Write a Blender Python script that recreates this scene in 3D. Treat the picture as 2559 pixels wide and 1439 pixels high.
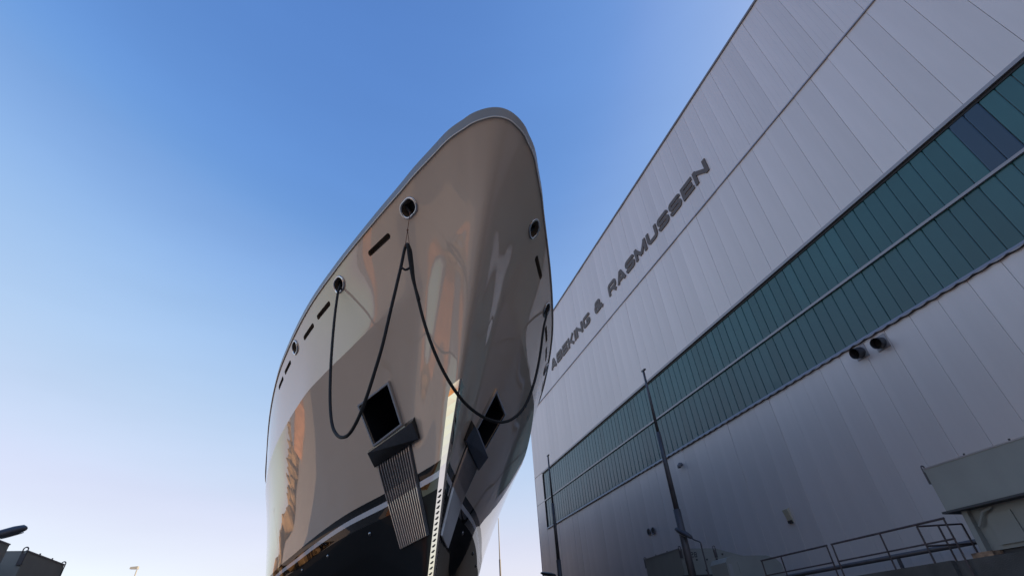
import bpy, bmesh, math, random
import numpy as np
from mathutils import Vector, Matrix
from mathutils.bvhtree import BVHTree
random.seed(7)
for o in list(bpy.data.objects): bpy.data.objects.remove(o)
S = bpy.context.scene
C = S.collection

# ------------------------------------------------------------------ camera
PW, PH = 2559.0, 1439.0
EYE = Vector((0, 0, 1.7))
_pp = np.array([1279.5, 719.5]); _vh = np.array([809., 1654.]); _vz = np.array([1162., -920.])
FPX = math.sqrt(-float(np.dot(_vh-_pp, _vz-_pp)))
def _n(v): return v/np.linalg.norm(v)
_Y = _n(np.array([*(_vh-_pp), FPX])); _Z = _n(np.array([*(_vz-_pp), FPX])); _X = np.cross(_Y, _Z)
RM = np.array([_X, _Y, _Z])
cam = bpy.data.cameras.new('camera'); camo = bpy.data.objects.new('camera', cam); C.objects.link(camo)
cam.sensor_width = 36; cam.lens = FPX/PW*36; cam.clip_start = .05; cam.clip_end = 20000
m = Matrix.Identity(4)
for i in range(3):
    m[i][0] = RM[i][0]; m[i][1] = -RM[i][1]; m[i][2] = -RM[i][2]; m[i][3] = EYE[i]
camo.matrix_world = m
S.camera = camo
def ray(px, py): return Vector(RM @ _n(np.array([px-_pp[0], py-_pp[1], FPX])))
def at_x(px, py, X): r = ray(px, py); return EYE + r*(X/r.x)
def at_y(px, py, Y): r = ray(px, py); return EYE + r*(Y/r.y)
def at_z(px, py, Z): r = ray(px, py); return EYE + r*((Z-1.7)/r.z)

# ------------------------------------------------------------------ light
SUN_EL, SUN_AZ = math.radians(21), math.radians(-28)     # azimuth measured from +X towards +Y
sun_dir = Vector((math.cos(SUN_EL)*math.cos(SUN_AZ), math.cos(SUN_EL)*math.sin(SUN_AZ), math.sin(SUN_EL)))
W = bpy.data.worlds.new('World'); S.world = W; W.use_nodes = True
nt = W.node_tree; nt.nodes.clear()
sky = nt.nodes.new('ShaderNodeTexSky'); sky.sky_type = 'NISHITA'; sky.sun_disc = False
sky.sun_elevation = SUN_EL; sky.sun_rotation = math.pi/2 - SUN_AZ
sky.air_density = 1.0; sky.dust_density = 1.0; sky.ozone_density = 2.0; sky.altitude = 0
# the photograph's colour grade, alike over the whole sky: one tone curve per channel
sc = nt.nodes.new('ShaderNodeVectorMath'); sc.operation = 'SCALE'; sc.inputs['Scale'].default_value = .2
cv = nt.nodes.new('ShaderNodeRGBCurve'); g2 = nt.nodes.new('ShaderNodeVectorMath'); g2.operation = 'SCALE'; g2.inputs['Scale'].default_value = 3.05
for ci, pts in enumerate((((0, 0), (.125, .14), (.154, .23), (.234, .43), (.38, .66), (.48, .77), (1, 1)),
                          ((0, 0), (.216, .315), (.264, .42), (.39, .61), (.59, .75), (.70, .80), (1, .97)),
                          ((0, 0), (.2, .42), (.388, .71), (.46, .79), (.62, .89), (.82, .945), (1, 1)))):
    c = cv.mapping.curves[ci]
    while len(c.points) > 2: c.points.remove(c.points[1])
    c.points[0].location = pts[0]; c.points[1].location = pts[-1]
    for q in pts[1:-1]: c.points.new(*q)
cv.mapping.extend = 'EXTRAPOLATED'; cv.mapping.use_clip = False; cv.mapping.update()
nt.links.new(sky.outputs[0], sc.inputs[0]); nt.links.new(sc.outputs[0], cv.inputs['Color']); nt.links.new(cv.outputs[0], g2.inputs[0])
bg = nt.nodes.new('ShaderNodeBackground'); bg.inputs[1].default_value = 0.15
wo = nt.nodes.new('ShaderNodeOutputWorld')
tcw = nt.nodes.new('ShaderNodeTexCoord'); mpw = nt.nodes.new('ShaderNodeMapping'); mpw.inputs['Scale'].default_value = (1.5, 1.5, 7)
nw = nt.nodes.new('ShaderNodeTexNoise'); nw.inputs['Scale'].default_value = 1.3; nw.inputs['Detail'].default_value = 7
rw = nt.nodes.new('ShaderNodeMapRange'); rw.inputs[1].default_value = .3; rw.inputs[2].default_value = .75; rw.inputs[3].default_value = .975; rw.inputs[4].default_value = 1.045   # faint high haze
g3 = nt.nodes.new('ShaderNodeVectorMath'); g3.operation = 'SCALE'
nt.links.new(tcw.outputs['Generated'], mpw.inputs[0]); nt.links.new(mpw.outputs[0], nw.inputs[0]); nt.links.new(nw.outputs[0], rw.inputs[0])
nt.links.new(g2.outputs[0], g3.inputs[0]); nt.links.new(rw.outputs[0], g3.inputs['Scale']); nt.links.new(g3.outputs[0], bg.inputs[0]); nt.links.new(bg.outputs[0], wo.inputs[0])
sl = bpy.data.lights.new('sun', 'SUN'); sl.energy = 5.0; sl.angle = math.radians(.5); sl.color = (1, .72, .47)
so = bpy.data.objects.new('sun', sl); C.objects.link(so)
so.rotation_euler = sun_dir.to_track_quat('Z', 'Y').to_euler(); so.location = (60, -20, 60)
S.view_settings.view_transform = 'Standard'; S.view_settings.look = 'None'
S.view_settings.gamma = 1; S.view_settings.use_curve_mapping = False
S.view_settings.exposure = 1.05
S.render.engine = 'CYCLES'

# ------------------------------------------------------------------ materials
def mat(name, col, rough=.5, metal=0, spec=.5, coat=0, noise=0, nscale=3, bump=0, bscale=40, rnd=0, stretch=(1, 1, 1)):
    M = bpy.data.materials.new(name); M.use_nodes = True
    t = M.node_tree; p = t.nodes['Principled BSDF']
    p.inputs['Roughness'].default_value = rough; p.inputs['Metallic'].default_value = metal
    p.inputs['Specular IOR Level'].default_value = spec
    p.inputs['Coat Weight'].default_value = coat; p.inputs['Coat Roughness'].default_value = .02
    p.inputs['Base Color'].default_value = (*col, 1)
    cur = None
    tc = t.nodes.new('ShaderNodeTexCoord'); mp = t.nodes.new('ShaderNodeMapping'); mp.inputs['Scale'].default_value = stretch
    t.links.new(tc.outputs['Object'], mp.inputs[0])
    if noise:
        n = t.nodes.new('ShaderNodeTexNoise'); n.inputs['Scale'].default_value = nscale; n.inputs['Detail'].default_value = 6
        t.links.new(mp.outputs[0], n.inputs[0])
        r = t.nodes.new('ShaderNodeMapRange'); r.inputs[1].default_value = .3; r.inputs[2].default_value = .7
        r.inputs[3].default_value = 1-noise; r.inputs[4].default_value = 1+noise
        t.links.new(n.outputs[0], r.inputs[0]); cur = r.outputs[0]
    if rnd:
        oi = t.nodes.new('ShaderNodeObjectInfo'); r = t.nodes.new('ShaderNodeMapRange')
        r.inputs[3].default_value = 1-rnd; r.inputs[4].default_value = 1+rnd
        t.links.new(oi.outputs['Random'], r.inputs[0])
        if cur is None: cur = r.outputs[0]
        else:
            mu = t.nodes.new('ShaderNodeMath'); mu.operation = 'MULTIPLY'
            t.links.new(cur, mu.inputs[0]); t.links.new(r.outputs[0], mu.inputs[1]); cur = mu.outputs[0]
    if cur is not None:
        v = t.nodes.new('ShaderNodeVectorMath'); v.operation = 'SCALE'; v.inputs[0].default_value = col
        t.links.new(cur, v.inputs['Scale']); t.links.new(v.outputs[0], p.inputs['Base Color'])
    if bump:
        n = t.nodes.new('ShaderNodeTexNoise'); n.inputs['Scale'].default_value = bscale
        t.links.new(mp.outputs[0], n.inputs[0])
        b = t.nodes.new('ShaderNodeBump'); b.inputs['Strength'].default_value = bump; b.inputs['Distance'].default_value = .02
        t.links.new(n.outputs[0], b.inputs['Height']); t.links.new(b.outputs[0], p.inputs['Normal'])
    return M
M = {}
M['ground'] = mat('slip_concrete', (.34, .275, .22), .8, noise=.25, nscale=.3, bump=.3)
M['quay'] = mat('quay_concrete', (.32, .26, .21), .8, noise=.3, nscale=.8, bump=.4)
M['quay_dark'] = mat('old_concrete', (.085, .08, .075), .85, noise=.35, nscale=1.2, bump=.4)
M['facade'] = mat('coated_sheet', (.66, .60, .585), .42, metal=.25, spec=.5, noise=.08, nscale=.7, rnd=.04, stretch=(1, 1, .12))
M['facade_back'] = mat('joint_grey', (.30, .30, .30), .7)
M['flash'] = mat('flashing', (.30, .285, .30), .4, metal=.3)
M['black'] = mat('black_shade_and_parts', (.012, .012, .014), .6)  # black for small parts, and for painted shade at window head and fairleads
M['roofedge'] = mat('roof_edge', (.18, .18, .2), .5)
M['glass'] = mat('profile_glass', (.034, .112, .122), .16, spec=.5, rnd=.13, noise=.1, nscale=.5)
M['glass_blue'] = mat('blue_glass', (.02, .045, .085), .12, spec=.6)
M['letter'] = mat('letter_brown', (.095, .07, .055), .5)
M['steel'] = mat('polished_steel', (.55, .55, .57), .12, metal=1)
M['steel_dark'] = mat('pocket_steel', (.22, .23, .25), .22, metal=1, noise=.1, nscale=2)
M['bolster'] = mat('bolster_steel', (.09, .092, .10), .22, metal=1, noise=.15, nscale=3)
M['lining'] = mat('lining_shade_black', (.013, .015, .02), .2)  # near-black colour painting the darkness inside the steel pocket
M['rib'] = mat('rib_steel', (.5, .48, .48), .3, metal=1)
M['mirror'] = mat('sunset_tinted_steel', (.80, .68, .58), .06, metal=1)  # stainless, with a peach sunset reflection tinted into its colour
M['rope'] = mat('black_rope', (.012, .012, .012), .75, bump=.5, bscale=60)
M['cord'] = mat('brown_cord', (.16, .07, .04), .8)
M['cap'] = mat('cap_rail_paint', (.24, .235, .23), .45)
M['sheer_glint'] = mat('edge_highlight_paint', (.75, .68, .6), .25, metal=.3)  # pale colour imitating the highlight along the hull's upper edge
M['galv'] = mat('galvanised_pole', (.11, .10, .105), .5, metal=.4, noise=.15, nscale=4)
M['rail'] = mat('rusty_dark_rail', (.07, .05, .05), .6, noise=.4, nscale=6)
M['unit'] = mat('cream_steel', (.27, .275, .255), .5, noise=.08, nscale=1.2)
M['unit_dark'] = mat('dark_grey_steel', (.05, .05, .055), .6)  # plain dark grey for soffits, bolts, digits, doors and chafe plates
M['rust'] = mat('rusty_plate', (.35, .22, .14), .8, noise=.6, nscale=9)
M['lamp'] = mat('lamp_body', (.05, .05, .06), .4)
M['lamp_glass'] = mat('lamp_glass', (.35, .36, .36), .2)
M['beige'] = mat('beige_plastic', (.45, .40, .30), .5)
M['brick'] = mat('shed_brick', (.36, .17, .10), .85, noise=.3, nscale=.4)
M['tree'] = mat('winter_trees', (.20, .12, .06), .9, noise=.4, nscale=.2)
M['workshop'] = mat('workshop_render', (.33, .27, .22), .8, noise=.2, nscale=.3)
M['wood'] = mat('keel_timber', (.16, .11, .07), .8, noise=.3, nscale=3)

# ------------------------------------------------------------------ helpers
def tag(o, label, cat, group=None, kind=None):
    if label: o['label'] = label
    if cat: o['category'] = cat
    if group: o['group'] = group
    if kind: o['kind'] = kind
    return o
def empty(name, loc, rz=0):
    o = bpy.data.objects.new(name, None); C.objects.link(o); o.location = loc; o.rotation_euler.z = rz
    o.empty_display_size = .2; return o
def link(name, me, mt, parent=None, loc=None, smooth=False):
    o = bpy.data.objects.new(name, me); C.objects.link(o)
    if mt is not None and not me.materials: me.materials.append(mt)
    if parent: o.parent = parent
    if loc is not None: o.location = loc
    return o
def mesh(name, vs, fs, smooth=False):
    me = bpy.data.meshes.new(name); me.from_pydata([tuple(v) for v in vs], [], fs); me.update()
    bm = bmesh.new(); bm.from_mesh(me); bmesh.ops.recalc_face_normals(bm, faces=bm.faces); bm.to_mesh(me); bm.free()
    if smooth: me.polygons.foreach_set('use_smooth', [True]*len(me.polygons))
    return me
class MB:
    def __init__(s, org=(0, 0, 0)): s.v = []; s.f = []; s.o = Vector(org)
    def add(s, vs, fs):
        k = len(s.v); s.v += [Vector(v)-s.o for v in vs]; s.f += [[i+k for i in f] for f in fs]; return s
    def box(s, a, b):
        x0, y0, z0 = a; x1, y1, z1 = b
        return s.add([(x0,y0,z0),(x1,y0,z0),(x1,y1,z0),(x0,y1,z0),(x0,y0,z1),(x1,y0,z1),(x1,y1,z1),(x0,y1,z1)],
                     [[0,3,2,1],[4,5,6,7],[0,1,5,4],[1,2,6,5],[2,3,7,6],[3,0,4,7]])
    def hexa(s, p):   # 8 points bottom 4, top 4
        return s.add(p, [[0,3,2,1],[4,5,6,7],[0,1,5,4],[1,2,6,5],[2,3,7,6],[3,0,4,7]])
    def tube(s, pts, r, n=10, caps=True):
        pts = [Vector(p) for p in pts]; k = len(pts); rr = r if isinstance(r, (list, tuple)) else [r]*k
        vs = []; fs = []; up = None
        for i, p in enumerate(pts):
            d = (pts[min(i+1, k-1)] - pts[max(i-1, 0)]).normalized()
            if up is None:
                up = d.orthogonal().normalized()
            else:
                up = (up - d*up.dot(d)).normalized()
            w = d.cross(up)
            for j in range(n):
                a = 2*math.pi*j/n; vs.append(p + (up*math.cos(a)+w*math.sin(a))*rr[i])
        for i in range(k-1):
            for j in range(n):
                a = i*n+j; b = i*n+(j+1) % n; fs.append([a, b, b+n, a+n])
        if caps: fs.append(list(range(n))[::-1]); fs.append([(k-1)*n+j for j in range(n)])
        return s.add(vs, fs)
    def loop_tube(s, pts, r, n=8):
        pts = [Vector(p) for p in pts]; k = len(pts); vs = []; fs = []
        cen = sum(pts, Vector())/k
        nn = (pts[0]-cen).cross(pts[k//4]-cen).normalized()
        for i, p in enumerate(pts):
            d = (pts[(i+1) % k]-pts[i-1]).normalized(); w = d.cross(nn).normalized()
            for j in range(n):
                a = 2*math.pi*j/n; vs.append(p+(nn*math.cos(a)+w*math.sin(a))*r)
        for i in range(k):
            for j in range(n):
                a = i*n+j; b = i*n+(j+1) % n; c = ((i+1) % k)*n+(j+1) % n; d = ((i+1) % k)*n+j; fs.append([a, b, c, d])
        return s.add(vs, fs)
    def prism(s, poly, d):   # poly of Vectors, extruded by vector d
        k = len(poly); d = Vector(d)
        vs = [Vector(p) for p in poly]+[Vector(p)+d for p in poly]
        fs = [list(range(k))[::-1], list(range(k, 2*k))]+[[i, (i+1) % k, (i+1) % k+k, i+k] for i in range(k)]
        return s.add(vs, fs)
    def build(s, name, mt, parent=None, smooth=False, loc=None):
        return link(name, mesh(name, s.v, s.f, smooth), mt, parent, loc)
def catmull(pts, n=8):
    P = [Vector(p) for p in pts]; P = [P[0]*2-P[1]]+P+[P[-1]*2-P[-2]]; out = []
    for i in range(1, len(P)-2):
        for j in range(n):
            t = j/n; a, b, c, d = P[i-1:i+3]
            out.append(.5*((2*b)+(c-a)*t+(2*a-5*b+4*c-d)*t*t+(3*b-3*c+d-a)*t**3))
    out.append(P[-2]); return out
def pchip(xs, ys):
    xs = np.array(xs, float); ys = np.array(ys, float); h = np.diff(xs); d = np.diff(ys)/h
    mm = np.zeros(len(xs)); mm[0] = d[0]; mm[-1] = d[-1]
    for i in range(1, len(xs)-1):
        if d[i-1]*d[i] > 0:
            w1 = 2*h[i]+h[i-1]; w2 = h[i]+2*h[i-1]; mm[i] = (w1+w2)/(w1/d[i-1]+w2/d[i])
    def f(x):
        x = min(max(x, xs[0]), xs[-1]); i = min(int(np.searchsorted(xs, x, 'right'))-1, len(xs)-2); t = (x-xs[i])/h[i]
        return float(ys[i]*(1+2*t)*(1-t)**2+mm[i]*h[i]*t*(1-t)**2+ys[i+1]*t*t*(3-2*t)+mm[i+1]*h[i]*t*t*(t-1))
    return f

# ------------------------------------------------------------------ ground, quays
QZ = 2.7; RX = 13.2; LX = -7.9
g = MB().box((LX-.3, -60, -.5), (RX+.3, 150, 0)).build('slipway', M['ground']); tag(g, None, None, kind='structure')
g = MB().add([(-6000, -6000, -.6), (6000, -6000, -.6), (6000, 6000, -.6), (-6000, 6000, -.6)], [[0, 1, 2, 3]]).build('ground', M['ground']); tag(g, None, None, kind='structure')
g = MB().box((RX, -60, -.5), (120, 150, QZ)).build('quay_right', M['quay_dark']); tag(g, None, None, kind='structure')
g = MB().box((-400, -200, -.5), (LX, 400, QZ)).build('quay_left', M['quay']); tag(g, None, None, kind='structure')

# ------------------------------------------------------------------ shipyard hall
HX = 17.7; YE = 47.15; YB = -30.0; DEEP = 45
hall = empty('shipyard_hall', (HX, YE, QZ))
tag(hall, 'tall silver clad shipyard hall with long teal window band and brown lettering', 'hall')
HO = Vector((HX, YE, QZ))
z_roof, z_seam, z_wt, z_mu, z_wb = 29.1, 21.82, 15.0, 12.58, 10.25
def hpart(name, mb, mt): mb.o = HO; mb.v = [v-HO for v in mb.v]; return mb.build(name, mt, hall)
# core: full body behind the cladding, with the far end and rear
b = MB(); b.box((HX+.12, YB, QZ), (HX+DEEP, YE-.02, z_roof-.1)); hpart('wall', b, M['facade_back'])
b = MB(); b.box((HX-.07, YB, z_roof-.02), (HX+DEEP+.1, YE+.06, z_roof+.12)); hpart('roof', b, M['roofedge'])
b = MB(); b.box((HX-.02, YE-.015, QZ), (HX+DEEP, YE+.05, z_roof-.03)); hpart('end_wall', b, M['facade'])
# cladding panels
def panel_mesh(name, w, h, grooves=0):
    """panel face towards -X, width along Y, chamfered long edges; optional shallow grooves"""
    prof = [(0, .11), (0, .006), (.006, 0)]
    if grooves:
        for k in range(1, grooves+1):
            c = w*k/(grooves+1); prof += [(c-.03, 0), (c-.012, .006), (c+.012, .006), (c+.03, 0)]
    prof += [(w-.006, 0), (w, .006), (w, .11)]
    n = len(prof); vs = [(x, y, 0) for y, x in prof]+[(x, y, h) for y, x in prof]
    fs = [[i, i+1, i+1+n, i+n] for i in range(n-1)]+[list(range(n))[::-1], [i+n for i in range(n)]]
    me = mesh(name, vs, fs); return me
GAP = .008; PWD = 1.0
def tier(name, z0, z1, y0, y1, step, phase, grooves=0, mt=None, xoff=0):
    me = panel_mesh(name, step-GAP, z1-z0, grooves); me.materials.append(mt or M['facade'])
    y = phase+math.floor((y0-phase)/step+1e-6)*step
    while y < y1-1e-3:
        a, bb = max(y, y0), min(y+step, y1)
        if bb-a > .06:
            o = bpy.data.objects.new(name, me); C.objects.link(o); o.parent = hall
            o.location = Vector((HX+xoff+random.uniform(-.002, .002), a+GAP/2, z0))-HO; o.rotation_euler = (0, random.uniform(-.0012, .0012), random.uniform(-.0015, .0015))
            if bb-a < step-.01: o.scale.y = (bb-a-GAP)/(step-GAP)
        y += step
Y0V = .255   # panels further back than this never show; they are one joined sheet
tier('wall_panel', z_seam+.05, z_roof-.03, Y0V, YE, PWD, .255, 3)
tier('wall_panel', z_wt+.16, z_seam-.05, Y0V, YE, PWD, .255, 0, xoff=-.03)
tier('wall_panel', QZ+.02, z_wb-.1, Y0V, 45.0, PWD, .255)
tier('wall_panel', QZ+.02, z_mu-.02, 45.0, YE, PWD*1.075, 45.0)
tier('wall_panel', z_mu+.02, z_wt+.14, 45.0, YE, PWD*1.075, 45.0)
b = MB(); b.box((HX, YB, QZ+.02), (HX+.11, Y0V-.02, z_wb-.1)); b.box((HX, YB, z_wt+.16), (HX+.11, Y0V-.02, z_roof-.03)); hpart('cladding', b, M['facade'])
# seam flashing
b = MB(); b.hexa([(HX-.09, YB, z_seam-.09), (HX+.1, YB, z_seam-.09), (HX+.1, YE, z_seam-.09), (HX-.09, YE, z_seam-.09),
                  (HX-.05, YB, z_seam+.02), (HX+.1, YB, z_seam+.07), (HX+.1, YE, z_seam+.07), (HX-.05, YE, z_seam+.02)]); hpart('seam_flashing', b, M['flash'])
b = MB(); b.box((HX-.015, 45.0, z_mu-.03), (HX+.1, YE, z_mu+.03)); hpart('pier_flashing', b, M['flash'])
# window band
b = MB(); b.box((HX-.08, YB, z_wt+.02), (HX+.1, 45.0, z_wt+.155)); hpart('window_head', b, M['flash'])
b = MB(); b.box((HX+.0, YB, z_wt-.09), (HX+.1, 45.0, z_wt+.015)); hpart('head_shadow', b, M['black'])  # black strip painting the shadow in the window head recess
b = MB(); b.box((HX-.03, 44.93, z_wb-.04), (HX+.1, 45.0, z_wt-.1)); hpart('window_jamb', b, M['black'])
b = MB(); b.box((HX-.05, YB, z_mu-.05), (HX+.1, 44.92, z_mu+.05)); hpart('mullion', b, M['flash'])
# scalloped sill
b = MB(); b.hexa([(HX-.10, YB, z_wb-.06), (HX+.1, YB, z_wb-.06), (HX+.1, 44.92, z_wb-.06), (HX-.10, 44.92, z_wb-.06),
                  (HX-.06, YB, z_wb+.03), (HX+.1, YB, z_wb+.09), (HX+.1, 44.92, z_wb+.09), (HX-.06, 44.92, z_wb+.03)]); hpart('window_sill', b, M['flash'])
def scallop():
    n = 6; vs = []; top = z_wb-.062; w = .5-.03
    for x in (HX-.098, HX-.07):
        for i in range(n+1):
            a = math.pi*i/n; vs.append((x, w*i/n, top-.05*math.sin(a)**.7)); 
        vs += [(x, w, top), (x, 0, top)]
    k = n+3
    fs = [list(range(k)), list(range(k, 2*k))[::-1]]+[[i, (i+1) % k, (i+1) % k+k, i+k] for i in range(k)]
    return vs, fs
sv, sf = scallop(); sm = mesh('sill_scallop', [Vector(v)-Vector((HX, 0, QZ)) for v in sv], sf); sm.materials.append(M['flash'])
y = 1.0
while y < 44.4:
    o = bpy.data.objects.new('sill_scallop', sm); C.objects.link(o); o.parent = hall; o.location = (0, y-YE, 0); y += .5
# profile glass strips (shallow channels, lapped edges)
def glass_mesh(w, h):
    prof = [(0, .1), (0, .045), (.03, .03), (w-.03, .03), (w, .045), (w, .1)]
    n = len(prof); vs = [(x, y, 0) for y, x in prof]+[(x, y, h) for y, x in prof]
    return mesh('glass_strip', vs, [[i, i+1, i+1+n, i+n] for i in range(n-1)]+[list(range(n))[::-1], [i+n for i in range(n)]])
GS = .49
for (z0, z1) in ((z_wb+.05, z_mu-.051), (z_mu+.051, z_wt-.092)):
    me = glass_mesh(GS-.02, z1-z0); me.materials.append(M['glass'])
    meb = glass_mesh(GS-.02, z1-z0); meb.materials.append(M['glass_blue'])
    y = 3.01-4*GS; k = -4
    while y+GS < 44.93:
        blue = z0 > z_mu and k in (2, 3)
        o = bpy.data.objects.new('glass_strip', meb if blue else me); C.objects.link(o); o.parent = hall
        o.location = Vector((HX-(.015 if blue else 0)+random.uniform(-.003, .003), y+.01, z0))-HO; o.rotation_euler.z = random.uniform(-.006, .006)
        y += GS; k += 1
b = MB(); b.box((HX+.03, YB, z_wb+.05), (HX+.1, 1.0, z_wt-.092)); hpart('glazing', b, M['glass'])

# lettering
def rounded(pts, r, closed=False):
    P = [Vector((p[0], p[1])) for p in pts]; n = len(P); out = []
    for i in range(n):
        if not closed and i in (0, n-1): out.append(P[i]); continue
        a, b_, c = P[i-1], P[i], P[(i+1) % n]
        d1 = (a-b_); d2 = (c-b_); rr = min(r, d1.length*.49, d2.length*.49)
        p0 = b_+d1.normalized()*rr; p1 = b_+d2.normalized()*rr
        for t in (0, .33, .67, 1): out.append(p0*(1-t)**2+b_*2*t*(1-t)+p1*t*t)
    return out
def ribbon(pts, th, closed=False):
    P = pts; n = len(P); L = []; R = []
    for i in range(n):
        if closed: a, c = P[i-1], P[(i+1) % n]
        else: a, c = P[max(i-1, 0)], P[min(i+1, n-1)]
        d1 = (P[i]-a); d2 = (c-P[i])
        if d1.length < 1e-6: d1 = d2
        if d2.length < 1e-6: d2 = d1
        n1 = Vector((-d1.y, d1.x)).normalized(); n2 = Vector((-d2.y, d2.x)).normalized()
        mm = (n1+n2); mm = mm.normalized() if mm.length > 1e-6 else n1
        k = min(1/max(mm.dot(n1), .35), 2.2); L.append(P[i]+mm*th/2*k); R.append(P[i]-mm*th/2*k)
    return L, R
def glyph(ch, w, h, t):
    a = t/2; x0, x1, y0, y1 = a, w-a, a, h-a; ym = h*.5; r = .2*h
    G = []
    def s(p, rr=0, cl=False): G.append((rounded(p, rr, cl) if rr else [Vector(q) for q in p], cl))
    if ch == 'A': s([(a*.9, 0), (w*.44, y1), (w*.56, y1), (w-a*.9, 0)]); s([(w*.25, h*.28), (w*.75, h*.28)])
    if ch == 'B': s([(x0, y0), (x0, y1), (x1-.03, y1), (x1-.03, ym), (x0+a, ym)], r*.8); s([(x0+a, ym-.001), (x1, ym-.001), (x1, y0), (x0, y0)], r*.8)
    if ch == 'E': s([(w, y1), (x0, y1), (x0, y0), (w, y0)]); s([(x0+a, ym), (w*.93, ym)])
    if ch == 'K': s([(x0, 0), (x0, h)]); s([(x0+a, ym), (x0+.35*w, ym), (w-a*.8, h)]); s([(x0+.3*w, ym), (w-a*.6, 0)])
    if ch == 'I': s([(x0, 0), (x0, h)])
    if ch == 'N': s([(x0, 0), (x0, h)]); s([(x0, y1), (x1, y0)]); s([(x1, 0), (x1, h)])
    if ch == 'G': s([(x1, h*.70), (x1, y1), (x0, y1), (x0, y0), (x1, y0), (x1, h*.46), (w*.5, h*.46)], r)
    if ch == 'R': s([(x0, 0), (x0, y1), (x1, y1), (x1, h*.42), (x0+a, h*.42)], r*.9); s([(w*.55, h*.42), (x1, 0)])
    if ch == 'S': s([(x1, h*.70), (x1, y1), (x0, y1), (x0, ym), (x1, ym), (x1, y0), (x0, y0), (x0, h*.30)], r)
    if ch == 'M': s([(x0, 0), (x0, h)]); s([(x0, y1), (w/2, h*.12)]); s([(w/2, h*.12), (x1, y1)]); s([(x1, 0), (x1, h)])
    if ch == 'U': s([(x0, h), (x0, y0), (x1, y0), (x1, h)], r*1.2)
    if ch == '&':
        s([(w*.2, y1), (w*.66, y1), (w*.66, h*.56), (w*.2, h*.56)], r*.8, True)
        s([(w*.2, h*.555), (x0, h*.5), (x0, y0), (w*.7, y0), (w*.82, h*.45)], r*.8); s([(w*.35, h*.5), (w, h*.02)])
    if ch == '2': s([(x0, h*.75), (x0, y1), (x1, y1), (x1, ym), (x0, ym), (x0, y0), (w, y0)], r*.8)
    if ch == '8': s([(x0, ym), (x0, y1), (x1, y1), (x1, ym)], r*.8, True); s([(x0, ym-.002), (x1, ym-.002), (x1, y0), (x0, y0)], r*.8, True)
    return G
def glyph_mesh(ch, w, h, t, dep, ax=(0, -1, 0), nrm=(-1, 0, 0)):
    ax = Vector(ax); nrm = Vector(nrm); up = Vector((0, 0, 1)); vs = []; fs = []
    for q, (P, cl) in enumerate(glyph(ch, w, h, t)):
        L, R = ribbon(P, t, cl); n = len(P); d = dep+.0025*q*(dep/.06); k = len(vs)
        for zz in (0, d):
            for p in L: vs.append(ax*p.x+up*p.y+nrm*zz)
            for p in R: vs.append(ax*p.x+up*p.y+nrm*zz)
        for i in range(n if cl else n-1):
            j = (i+1) % n; fs.append([k+2*n+i, k+2*n+j, k+3*n+j, k+3*n+i]); fs.append([k+i, k+j, k+2*n+j, k+2*n+i]); fs.append([k+n+i, k+n+j, k+3*n+j, k+3*n+i])
        if not cl: fs.append([k, k+n, k+3*n, k+2*n]); fs.append([k+n-1, k+2*n-1, k+4*n-1, k+3*n-1])
    return mesh('letter', vs, fs)
LH = 1.03; LT = .28; LB = 12.25*1.77+1.7
def write(word, y_start, y_end):
    wd = {'I': .25, 'M': 1.5, 'K': 1.2, 'E': 1.12}; adv = [wd.get(c, 1.25) for c in word]; gap = .16
    tot = sum(adv)+gap*(len(word)-1); k = (y_start-y_end)/tot; y = y_start
    for c, w in zip(word, adv):
        me = glyph_mesh(c, w*k if c != 'I' else .25, LH, LT, .06); me.materials.append(M['letter'])
        o = bpy.data.objects.new('letter', me); C.objects.link(o); o.parent = hall; o.location = Vector((HX-.0005, y, LB))-HO
        y -= (w+gap)*k
write('ABEKING', 22.53*1.77, 17.35*1.77); write('&', 16.78*1.77, 15.98*1.77); write('RASMUSSEN', 15.31*1.77, 7.95*1.77)

# wall fittings
def vent(y, z, yaw):
    e = empty('duct_outlet', (HX, y, z))
    b = MB(); b.box((-.03, -.25, -.25), (0, .25, .25)); b.build('flange', M['flash'], e)
    b = MB(); d = Vector((-1, yaw, -.25)).normalized(); p = [Vector((-.02, 0, 0))+d*s for s in (0, .17, .34)]
    vs = []; 
    b.tube(p, .2, 16, caps=False); b.tube([p[0]+d*.02, p[2]+d*.002], [.18, .18], 16, caps=False)
    b.build('pipe', M['lamp'], e, True)
    b = MB(); b.tube([p[0]+d*.05, p[0]+d*.06], .18, 16); b.build('opening', M['black'], e); return e
P = at_x(2152, 880, HX); e = vent(P.y, P.z, .12); tag(e, 'round duct outlet under the sill, farther from the pale hoist head', 'vent', 'duct outlets under the window sill')
P = at_x(2203, 856, HX); e = vent(P.y, P.z, -.05); tag(e, 'round duct outlet under the sill, nearer to the pale hoist head', 'vent', 'duct outlets under the window sill')
for px, py, lab in ((1623, 1328, 'small black round wall vent beside its twin, nearer the bow'), (1634, 1325, 'small black round wall vent beside its twin, nearer the lamp')):
    P = at_x(px, py, HX); e = empty('wall_vent', P); b = MB(); b.tube([(-.05, 0, 0), (.01, 0, 0)], .17, 14); b.build('grille', M['black'], e)
    b = MB(); b.loop_tube([(-.05, .18*math.cos(a), .18*math.sin(a)) for a in np.linspace(0, 2*math.pi, 17)[:-1]], .02); b.build('collar', M['roofedge'], e, True)
    tag(e, lab, 'vent', 'pair of small wall vents')
P = at_x(1704, 1162, HX); e = empty('vent_cowl', P); b = MB(); b.tube([(.01, 0, .05), (-.13, 0, .05), (-.2, 0, -.02), (-.2, 0, -.14)], .1, 12); b.build('cowl', M['roofedge'], e, True)
b = MB(); b.tube([(-.2, 0, -.139), (-.2, 0, -.145)], .085, 12); b.build('mouth', M['black'], e); tag(e, 'small dark vent cowl on the wall below the window band', 'vent')
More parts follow.
